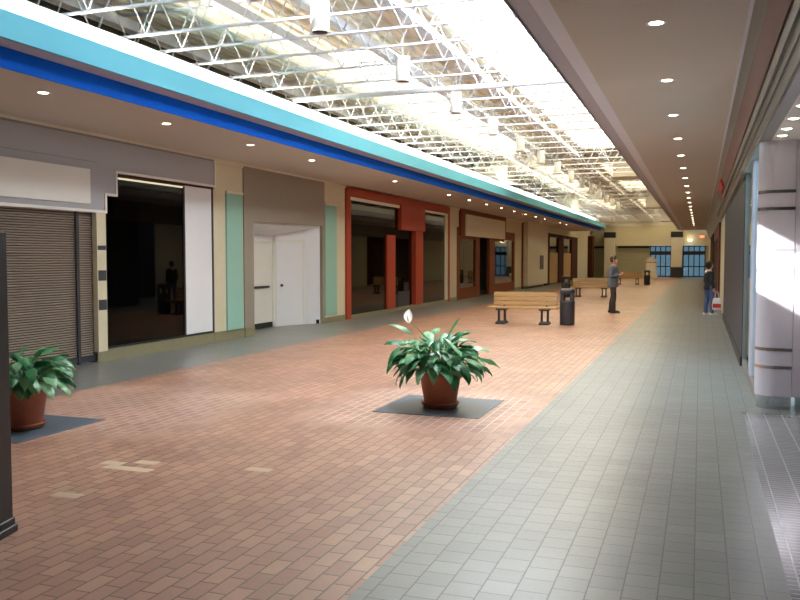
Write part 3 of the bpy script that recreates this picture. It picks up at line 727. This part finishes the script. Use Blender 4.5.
def make_lily(label, seed, loc, rim, hgt, nleaf, spread, flower):
    rnd = random.Random(seed)
    r = thing('potted_peace_lily', label, 'potted plant', loc)
    b = rim*.70
    pot = MB().lathe([(0, .02), (b*.96, .02), (b, .04), (rim*.90, hgt*.80), (rim*.98, hgt*.815), (rim, hgt*.84), (rim, hgt*.985), (rim*.985, hgt), (rim*.90, hgt), (rim*.88, hgt*.97), (rim*.86, hgt*.86), (0, hgt*.86)], n=40)
    pot.build('pot', M['terracotta'], r)
    MB().lathe([(0, 0), (b*1.02, 0), (b*1.2, .05), (b*1.22, .06), (b*1.16, .062), (b*1.02, .022), (0, .018)], n=40).build('saucer', M['terracotta'], r)
    MB().lathe([(0, hgt*.93), (rim*.6, hgt*.92), (rim*.86, hgt*.90), (rim*.86, hgt*.865), (0, hgt*.865)], n=30).build('soil', M['soil'], r)
    fo = MB()
    for k in range(nleaf):
        az = k*2.39996+rnd.uniform(-.25, .25); q = (k+.5)/nleaf
        rr = rim*.55*sqrt(rnd.random())
        base = (cos(az)*rr, sin(az)*rr, hgt*.9)
        e0 = radians(88-56*q**.9+rnd.uniform(-8, 8))
        pet = rnd.uniform(.16, .33)*(1.25-.35*q)*spread; L = rnd.uniform(.20, .31)*spread
        leaf(fo, base, az, e0, L, rnd.uniform(.095, .145)*spread, pet, rnd.uniform(1.6, 2.7), rnd.uniform(-.5, .5))
    if flower: leaf(fo, (.03, .02, hgt*.9), .5, radians(82), .26, .085, .40, .9, .1)
    for i_, (x_, y_, z_) in enumerate(fo.v): fo.v[i_] = (x_-.16*max(0, z_-hgt*.9)*(1 if flower else 0), y_, hgt*.9+(z_-hgt*.9)*(1.0 if z_ < hgt*.9 else 1.12))
    fo.build('foliage', M['leaf'], r)
    if flower:
        fl = MB(); x, y, z = flower
        fl.tube([(.02, .02, hgt*.9), (x*.35, y*.4, z*.72+.05), (x*.8, y*.9, z-.06), (x, y, z)], [.006, .006, .005, .004], 8)
        st = fl.build('flower_stem', M['stem'], r)
        sp = MB(); n = 9; v = []; f = []
        for i in range(n+1):
            u = i/n; hw = .056*sin(pi*min(1, u*.93+.05))**.8
            for k in range(7):
                a = -1.25+2.5*k/6
                v.append((x-.02-.03*u+hw*sin(a), y-hw*(1-cos(a))*1.0+.02+.09*u, z-.015+.15*u))
        for i in range(n):
            for k in range(6): a = i*7+k; f.append((a, a+1, a+8, a+7))
        sp.add(v, f, 0, True); sp.build('spathe', M['petal'], st)
        MB().tube([(x-.015, y-.01, z), (x-.025, y-.015, z+.03), (x-.03, y-.012, z+.065)], [.008, .010, .006], 10).build('spadix', M['spadix'], st)
    return r
mat_z = .006
tag(MB().rbox(-.605, .605, -.605, .605, 0, .006, .003).build('floor_mat', M['slate'], None, (-2.775, 9.07, 0)), 'dark slate square mat under the flowering potted peace lily', 'mat')
tag(MB().rbox(-.6, .6, -.6, .6, 0, .006, .003).build('floor_mat', M['slate'], None, (-6.45, 6.49, 0)), 'dark slate square mat under the potted peace lily at left edge', 'mat')
make_lily('peace lily with one white flower in a terracotta pot, centre of the brick floor', 3, (-2.76, 9.0, mat_z), .258, .42, 165, 1.06, (-.33, -.10, .97))
make_lily('leafy flowerless peace lily in a terracotta pot, left edge by the dark cabinet', 11, (-6.32, 6.45, mat_z), .245, .44, 130, .92, None)

# ------------------------------------------------------------------ dark cabinet at the left edge
c = thing('cabinet', 'tall dark maroon cabinet cut off by the left edge of the picture', 'cabinet', (-4.215, 3.66, 0), radians(14))
MB().rbox(-.55, .30, -.24, .24, .09, 1.86, .012).build('body', M['maroon'], c)
MB().rbox(-.56, .315, -.265, .265, 0, .05, .008).rbox(-.555, .306, -.25, .25, .05, .095, .008).build('plinth', M['black'], c)
MB().rbox(.30, .306, -.20, -.02, 1.24, 1.40, .002).build('plate', M['signplate'], c)
m = MB().lathe([(0, 0), (.06, 0), (.06, .006), (0, .008)], n=24); m.xf(Matrix.Translation((.30, -.1, 1.49)) @ Matrix.Rotation(pi/2, 4, 'Y')); m.build('round_badge', M['signplate'], c)

# ------------------------------------------------------------------ benches
def make_bench():
    r = empty('bench', (0, 0, 0)); W = .9
    s = MB()
    for k in range(4): y = -.24+k*.118; s.rbox(-W, W, y, y+.105, .40, .445, .012)
    s.build('seat', M['wood'], r)
    b = MB(); m0 = len(b.v)
    for k in range(3): z = .47+k*.118; b.rbox(-W+.06, W-.06, -.0, .038, z, z+.108, .012)
    b.xf(Matrix.Translation((0, .235, .0)) @ Matrix.Translation((0, 0, .45)) @ Matrix.Rotation(radians(-10), 4, 'X') @ Matrix.Translation((0, 0, -.45)))
    b.build('backrest', M['wood'], r)
    for x in (-.56, .56):
        l = MB().box(x-.10, x-.055, -.05, .05, .03, .37).box(x+.055, x+.10, -.05, .05, .03, .37).rbox(x-.12, x+.12, -.22, .24, .355, .398, .008)
        l.prism([(-.24, 0), (.22, 0), (.22, .03), (.06, .075), (-.06, .075), (-.24, .03)], 0, x-.12, x+.12)
        lg = l.build('leg', M['charcoal'], r)
        t = MB().box(x-.03, x+.03, .20, .24, .36, .50); 
        t2 = MB().box(x-.03, x+.03, .262, .285, .40, .80); t2.xf(Matrix.Translation((0, .0, .45)) @ Matrix.Rotation(radians(-10), 4, 'X') @ Matrix.Translation((0, .0, -.45))); 
        t2.build('back_bracket', M['charcoal'], lg)
    return r
b0 = make_bench(); kids(b0)
for i, (x, y, lab) in enumerate(((-4.27, 21.2, 'nearest oak-slat bench with dark pedestal legs beside the front trash bin'), (-4.45, 36.9, 'second oak-slat bench, behind the nearest one and left of the standing man'), (-4.30, 54.9, 'farthest oak-slat bench, right of the man beside the far trash bin'))):
    o = b0 if i == 0 else copy_thing(b0)
    o.location = (x, y, 0); tag(o, lab, 'bench', 'oak benches down the hall')
# ------------------------------------------------------------------ trash bins
def make_bin():
    r = empty('trash_bin', (0, 0, 0))
    MB().lathe([(0, 0), (.175, 0), (.185, .02), (.19, .55), (.195, .60), (.185, .62), (.16, .62), (.155, .5), (0, .45)], n=32).build('body', M['charcoal'], r)
    h = MB().lathe([(0, .90), (.10, .925), (.16, .915), (.19, .89), (.19, .80), (.175, .795), (.17, .86), (0, .875)], n=32)
    h.build('hood', M['charcoal'], r)
    for k in range(4):
        a = pi/4+k*pi/2; x, y = .165*cos(a), .165*sin(a)
        MB().box(x-.04, x+.04, y-.018, y+.018, .60, .82).xf(Matrix.Identity(4)).build('post', M['charcoal'], r)
    return r
t0 = make_bin(); kids(t0)
for i, (x, y, lab) in enumerate(((-3.15, 21.25, 'front dark trash bin with open hood at right end of nearest bench'), (-5.45, 36.3, 'middle dark trash bin peeking out above the front bin'), (-3.12, 54.6, 'far dark trash bin at right end of farthest bench'))):
    o = t0 if i == 0 else copy_thing(t0)
    o.location = (x, y, 0); tag(o, lab, 'trash bin', 'trash bins beside benches')
# ------------------------------------------------------------------ small arched kiosk
k = thing('arched_kiosk', 'small cream arched-top kiosk before the far blue entrance', 'kiosk', (-3.72, 70, 0))
arc = [(.42*cos(pi*i/12), 1.36+.42*sin(pi*i/12)) for i in range(13)]; arci = [(.33*cos(pi*i/12), 1.34+.33*sin(pi*i/12)) for i in range(12, -1, -1)]
MB().prism([(-.42, .0)][::-1]+[(.42, 0)]+arc[0:]+[(-.42, .0)], 1, .0, .5).build('body', M['cream'], k)
MB().prism([(.30, .62), *[(.30*cos(pi*i/12), 1.36+.30*sin(pi*i/12)) for i in range(13)], (-.30, .62)], 1, -.02, .001).build('arch_panel', M['white'], k)
MB().rbox(-.48, .48, -.06, .56, 1.30, 1.38, .01).build('band', M['tanboard'], k); MB().rbox(-.1, .52, -.45, -.03, .0, .42, .02).build('bench_box', M['cream'], k)

# ------------------------------------------------------------------ people
def remesh(o, vox, sm=4):
    md = o.modifiers.new('skin', 'REMESH'); md.mode = 'VOXEL'; md.voxel_size = vox; md.use_smooth_shade = True
    s = o.modifiers.new('soft', 'SMOOTH'); s.factor = .5; s.iterations = sm
    return o
def hand(mb, wrist, d, palm_n, side, curl=.5, s=1.0):
    """palm and five curled fingers; d = pointing direction, palm_n = palm-facing normal, side = thumb side"""
    w = Vector(wrist); d = Vector(d).normalized(); pn = Vector(palm_n); pn = (pn-d*pn.dot(d)).normalized(); t = d.cross(pn)*side
    mb.tube([w-d*.02*s, w+d*.02*s, w+d*.06*s, w+d*.095*s], [(.022*s, .018*s), (.030*s, .018*s), (.040*s, .017*s), (.036*s, .014*s)], 12)
    for k, (off, ln) in enumerate(((.030, .070), (.010, .080), (-.010, .074), (-.029, .058))):
        p = w+d*.088*s+t*off*s; pts = [p-d*.015*s, p]; a = 0; rs = [.0098*s, .0095*s]
        for j, fr in enumerate((.45, .30, .25)):
            a += curl*(.7 if j == 0 else 1.0); p = p+(d*cos(a)+pn*sin(a))*(ln*fr*s); pts.append(p); rs.append((.009-.0009*j)*s)
        mb.tube(pts, rs, 8)
    p = w+d*.03*s+t*.030*s; q = p+(d*.6+t*.75+pn*.2).normalized()*.035*s; r = q+(d*.85+t*.2+pn*.45).normalized()*.032*s; u = r+(d*.8+pn*.6).normalized()*.024*s
    mb.tube([p, q, r, u], [.013*s, .0115*s, .010*s, .008*s], 8)
def person(label, loc, rz, scale, pose, female):
    """figure facing +X, z up; body one remeshed surface, clothing as children"""
    root = thing('person', label, 'person', loc, rz)
    S = Matrix.Scale(scale, 4)
    hip, kn, an = .93, .49, .085
    hw = .095 if not female else .10
    sh = .19 if not female else .165
    body = MB(); top = MB(); bot = MB()
    lean = pose.get('lean', 0)
    chest = Vector((lean*.4, 0, 1.30)); neck = Vector((lean*.5, 0, 1.47)); 
    # trunk
    prof = [((0, 0, .88), (.115, .165)), ((0, 0, .97), (.115, .17 if not female else .175)), ((lean*.15, 0, 1.09), (.10, .15 if not female else .13)), ((lean*.3, 0, 1.24), (.115, .175 if not female else .15)), ((lean*.4, 0, 1.36), (.105, .18 if not female else .155)), ((lean*.48, 0, 1.44), (.075, .13)), ((lean*.5, 0, 1.47), (.05, .06))]
    body.tube([p for p, r in prof], [r for p, r in prof], 18)
    hem = .80 if not female else .84
    cp = [((0, 0, hem), (.165, .20)), ((0, 0, .93), (.16, .205))]+[(p, (r[0]+.042, r[1]+.03)) for p, r in prof[2:6]]+[((lean*.5, 0, 1.475), (.066, .075))]
    top.tube([p for p, r in cp], [r for p, r in cp], 18)
    # head, neck
    hd = Vector((lean*.62+.015, 0, 1.63)); ht = pose.get('headtilt', .0)
    nk0 = Vector((lean*.5, 0, 1.44)); body.tube([nk0, (nk0+hd)/2+Vector((-.005, 0, -.02)), hd+Vector((-.01, 0, -.04))], [.058, .052, .055], 14)
    hs = len(body.v)
    body.ball(hd+Vector((-.012, 0, .035)), (.098, .076, .098), 20)
    body.tube([hd+Vector((.025, 0, .05)), hd+Vector((.032, 0, -.01)), hd+Vector((.042, 0, -.06)), hd+Vector((.045, 0, -.093))], [(.068, .066), (.06, .060), (.046, .048), (.026, .028)], 14)
    body.tube([hd+Vector((.078, 0, .03)), hd+Vector((.094, 0, .005)), hd+Vector((.110, 0, -.020)), hd+Vector((.090, 0, -.030))], [.009, .011, .014, .009], 8)     # nose
    body.tube([hd+Vector((.076, -.022, -.052)), hd+Vector((.088, 0, -.050)), hd+Vector((.076, .022, -.052))], .009, 8)                                           # mouth
    body.tube([hd+Vector((.076, -.04, .035)), hd+Vector((.088, 0, .04)), hd+Vector((.076, .04, .035))], .009, 8)                                                # brow
    for s in (-1, 1): body.tube([hd+Vector((-.005, s*.074, .03)), hd+Vector((-.014, s*.084, .018)), hd+Vector((-.006, s*.078, -.022))], [.012, .017, .010], 8)
    # legs
    for s in (-1, 1):
        fx = pose['feet'][s]
        H = Vector((0, s*hw, hip-.03)); A = Vector((fx[0], s*(hw+fx[1]), an)); K = (H+A)/2+Vector((.03, 0, .03))
        body.tube([H+Vector((0, 0, .04)), H, (H+K)/2, K, K*.5+A*.5+Vector((-.02, 0, .03)), A, A-Vector((0, 0, .045))], [.09, .088, .072, .056, .054, .038, .04], 14)
        body.tube([A+Vector((-.05, 0, -.045)), A+Vector((.03, 0, -.045)), A+Vector((.13, 0, -.058)), A+Vector((.17, 0, -.062))], [(.03, .035), (.035, .042), (.022, .045), (.015, .03)], 12)
        bot.tube([H+Vector((0, 0, .07)), H, (H+K)/2, K, K*.5+A*.5+Vector((-.015, 0, .02)), A+Vector((0, 0, .0)), A-Vector((0, 0, .03))], [.108, .104, .092, .074, .070, .066, .068] if not female else [.112, .108, .096, .078, .074, .068, .066], 14)
        sh_ = MB()
        sh_.tube([A+Vector((-.085, 0, -.048)), A+Vector((-.06, 0, -.04)), A+Vector((.02, 0, -.034)), A+Vector((.11, 0, -.048)), A+Vector((.175, 0, -.058)), A+Vector((.195, 0, -.062))], [(.02, .025), (.042, .042), (.048, .046), (.034, .050), (.022, .040), (.01, .02)], 14)
        sh_.box(A.x-.085, A.x+.19, A.y-.044, A.y+.044, A.z-.0845, A.z-.066)
        sh_.xf(S); remesh(sh_.build('shoe', M['shoewhite' if female else 'shoeblack'], root), .008*scale, 3)
    bot.tube([(0, 0, .86), (0, 0, .93), (0, 0, 1.0)], [(.12, .17), (.125, .182), (.118, .168)], 16)
    # arms
    for s in (-1, 1):
        Sh = Vector((lean*.42, s*sh, 1.405)); E, W = [Vector(q) for q in pose['arms'][s]]
        body.tube([Sh+Vector((0, -s*.04, .0)), Sh, (Sh+E)/2, E, (E+W)/2, W], [.05, .054, .046, .038, .036, .026], 12)
        top.tube([Sh+Vector((0, -s*.07, -.01)), Sh, (Sh+E)/2, E, (E+W)/2, W+(E-W)*.06], [.062, .070, .062, .056, .050, .043], 12)
        d = pose['hand'][s][0] or (W-E); hand(body, W, d, pose['hand'][s][1], pose['hand'][s][2], pose['curl'][s])
    body.xf(S); top.xf(S); bot.xf(S)
    remesh(body.build('body', M['skin'], root), .0065*scale, 2)
    remesh(top.build('jacket' if female else 'shirt', M['jacket' if female else 'shirt'], root), .012*scale, 3)
    remesh(bot.build('jeans' if female else 'trousers', M['jeans' if female else 'trousers'], root), .012*scale, 3)
    for s in (-1, 1):
        MB().ball(hd+Vector((.079, s*.030, .018)), (.008, .012, .007), 10).xf(S).build('eye', M['eye'], root)
    hair = MB(); n = 22; v = []
    for i in range(12):          # skull cap, cut at the hairline
        th = pi*.5*i/11
    hair.ball(hd+Vector((-.024, 0, .052)), (.108, .091, .103), 22)
    if female:
        hair.ball(hd+Vector((-.05, 0, -.01)), (.088, .088, .105), 18); hair.ball(hd+Vector((-.115, 0, .075)), (.052, .05, .05), 14)
        hair.tube([hd+Vector((-.12, 0, .07)), hd+Vector((-.165, 0, .03)), hd+Vector((-.165, 0, -.05))], [.04, .036, .012], 10)
        hair.tube([hd+Vector((.03, -.066, .08)), hd+Vector((.0, -.08, .02)), hd+Vector((-.03, -.078, -.05))], [.018, .02, .012], 8)
        hair.tube([hd+Vector((.03, .066, .08)), hd+Vector((.0, .08, .02)), hd+Vector((-.03, .078, -.05))], [.018, .02, .012], 8)
    else: hair.ball(hd+Vector((-.055, 0, .005)), (.072, .084, .085), 18)
    hair.xf(S); remesh(hair.build('hair', M['hairblack' if female else 'hairbrown'], root), .008*scale, 2)
    if female:
        cl = MB()
        cl.tube([(-.09, 0, 1.47), (-.085, -.08, 1.47), (-.0, -.105, 1.46), (.07, -.06, 1.43), (.085, 0, 1.40), (.07, .06, 1.43), (0, .105, 1.46), (-.085, .08, 1.47), (-.09, 0, 1.47)], .032, 10)
        cl.tube([(-.10, -.06, 1.44), (-.125, 0, 1.41), (-.10, .06, 1.44)], [.03, .05, .03], 10)
        cl.xf(S); remesh(cl.build('collar', M['collar'], root), .008*scale, 2)
    else:
        b = MB().tube([(.0, -.178, .995), (.11, -.12, .995), (.128, 0, .995), (.11, .12, .995), (.0, .178, .995)], .018, 8); b.xf(S); b.build('belt', M['shoeblack'], root)
    return root
man = person('person standing in profile in grey-blue shirt and dark trousers, hands together in front', (-2.52, 26.4, 0), radians(-4), 1.0,
    dict(lean=.03, feet={-1: (.05, .02), 1: (-.08, .02)},
         arms={-1: ((-.02, -.25, 1.13), (.205, -.09, 1.17)), 1: ((-.02, .25, 1.13), (.215, .07, 1.19))},
         hand={-1: ((.7, .55, .25), (0, .6, .5), 1), 1: ((.7, -.5, .2), (0, -.6, .5), -1)}, curl={-1: .75, 1: .75}), False)
woman = person('person in black jacket with white collar and blue jeans by the right wall', (.27, 26.5, 0), radians(28), .90,
    dict(lean=.02, feet={-1: (.06, .0), 1: (-.06, .0)},
         arms={-1: ((-.03, -.23, 1.12), (.05, -.22, .88)), 1: ((-.02, .23, 1.12), (.07, .20, .86))},
         hand={-1: (None, (.0, 1, 0), -1), 1: (None, (0, -1, 0), 1)}, curl={-1: .45, 1: .95}), True)
# shopping bag held by the woman
bag = thing('shopping_bag', 'white plastic shopping bag with red print held beside the black jacket', 'bag', (.49, 26.29, .16))
bm_ = MB(); v = []; f = []
for i, (z, hx, hy) in enumerate(((0, .10, .05), (.02, .13, .07), (.16, .14, .075), (.28, .12, .05), (.36, .09, .02))):
    for q in range(16):
        a = 2*pi*q/16; v.append((hx*cos(a)*(1+.05*sin(3*a+i)), hy*sin(a), z))
for i in range(4):
    for q in range(16): f.append((i*16+q, i*16+(q+1) % 16, i*16+16+(q+1) % 16, i*16+16+q))
f.append(tuple(range(15, -1, -1))); bm_.add(v, f, 0, True)
bm_.tube([(-.06, 0, .35), (-.04, 0, .50), (-.0, 0, .555), (.04, 0, .50), (.06, 0, .35)], .008, 6)
bm_.build('bag_body', M['bagwhite'], bag)
v = []; f = []
for i, z in enumerate((.07, .13, .19)):
    for q in range(7): a = -pi/2-.9+1.8*q/6; v.append((.143*cos(a)*1.02, .0775*sin(a)*1.04, z))
for i in range(2):
    for q in range(6): f.append((i*7+q, i*7+q+1, i*7+8+q, i*7+7+q))
pr_ = MB(); pr_.add(v, f, 0, True); pr_.build('red_print', M['bagred'], bag)

# ------------------------------------------------------------------ light
w = bpy.data.worlds.new('sky'); sc.world = w; w.use_nodes = True
bg = w.node_tree.nodes['Background']; bg.inputs[0].default_value = (.55, .72, 1, 1); bg.inputs[1].default_value = .8
s = bpy.data.lights.new('sun', 'SUN'); s.energy = 16; s.angle = radians(.6); s.color = (1, .97, .92)
so = bpy.data.objects.new('sun', s); COL.objects.link(so)
d = Vector((1, .42, -.575)); so.rotation_euler = d.to_track_quat('-Z', 'Y').to_euler(); so.location = (-12, 2, 12)

# ------------------------------------------------------------------ camera and view
cam = bpy.data.cameras.new('camera'); cam.sensor_width = 36; cam.lens = 830*36/800; cam.clip_start = .05; cam.clip_end = 300
co = bpy.data.objects.new('camera', cam); COL.objects.link(co); co.location = (0, 0, 1.7)
co.rotation_euler = (radians(90-2.8968), 0, radians(19.8488)); sc.camera = co
vs = sc.view_settings; vs.view_transform = 'Standard'; vs.look = 'None'; vs.gamma = 1; vs.exposure = 1.42; vs.use_curve_mapping = False
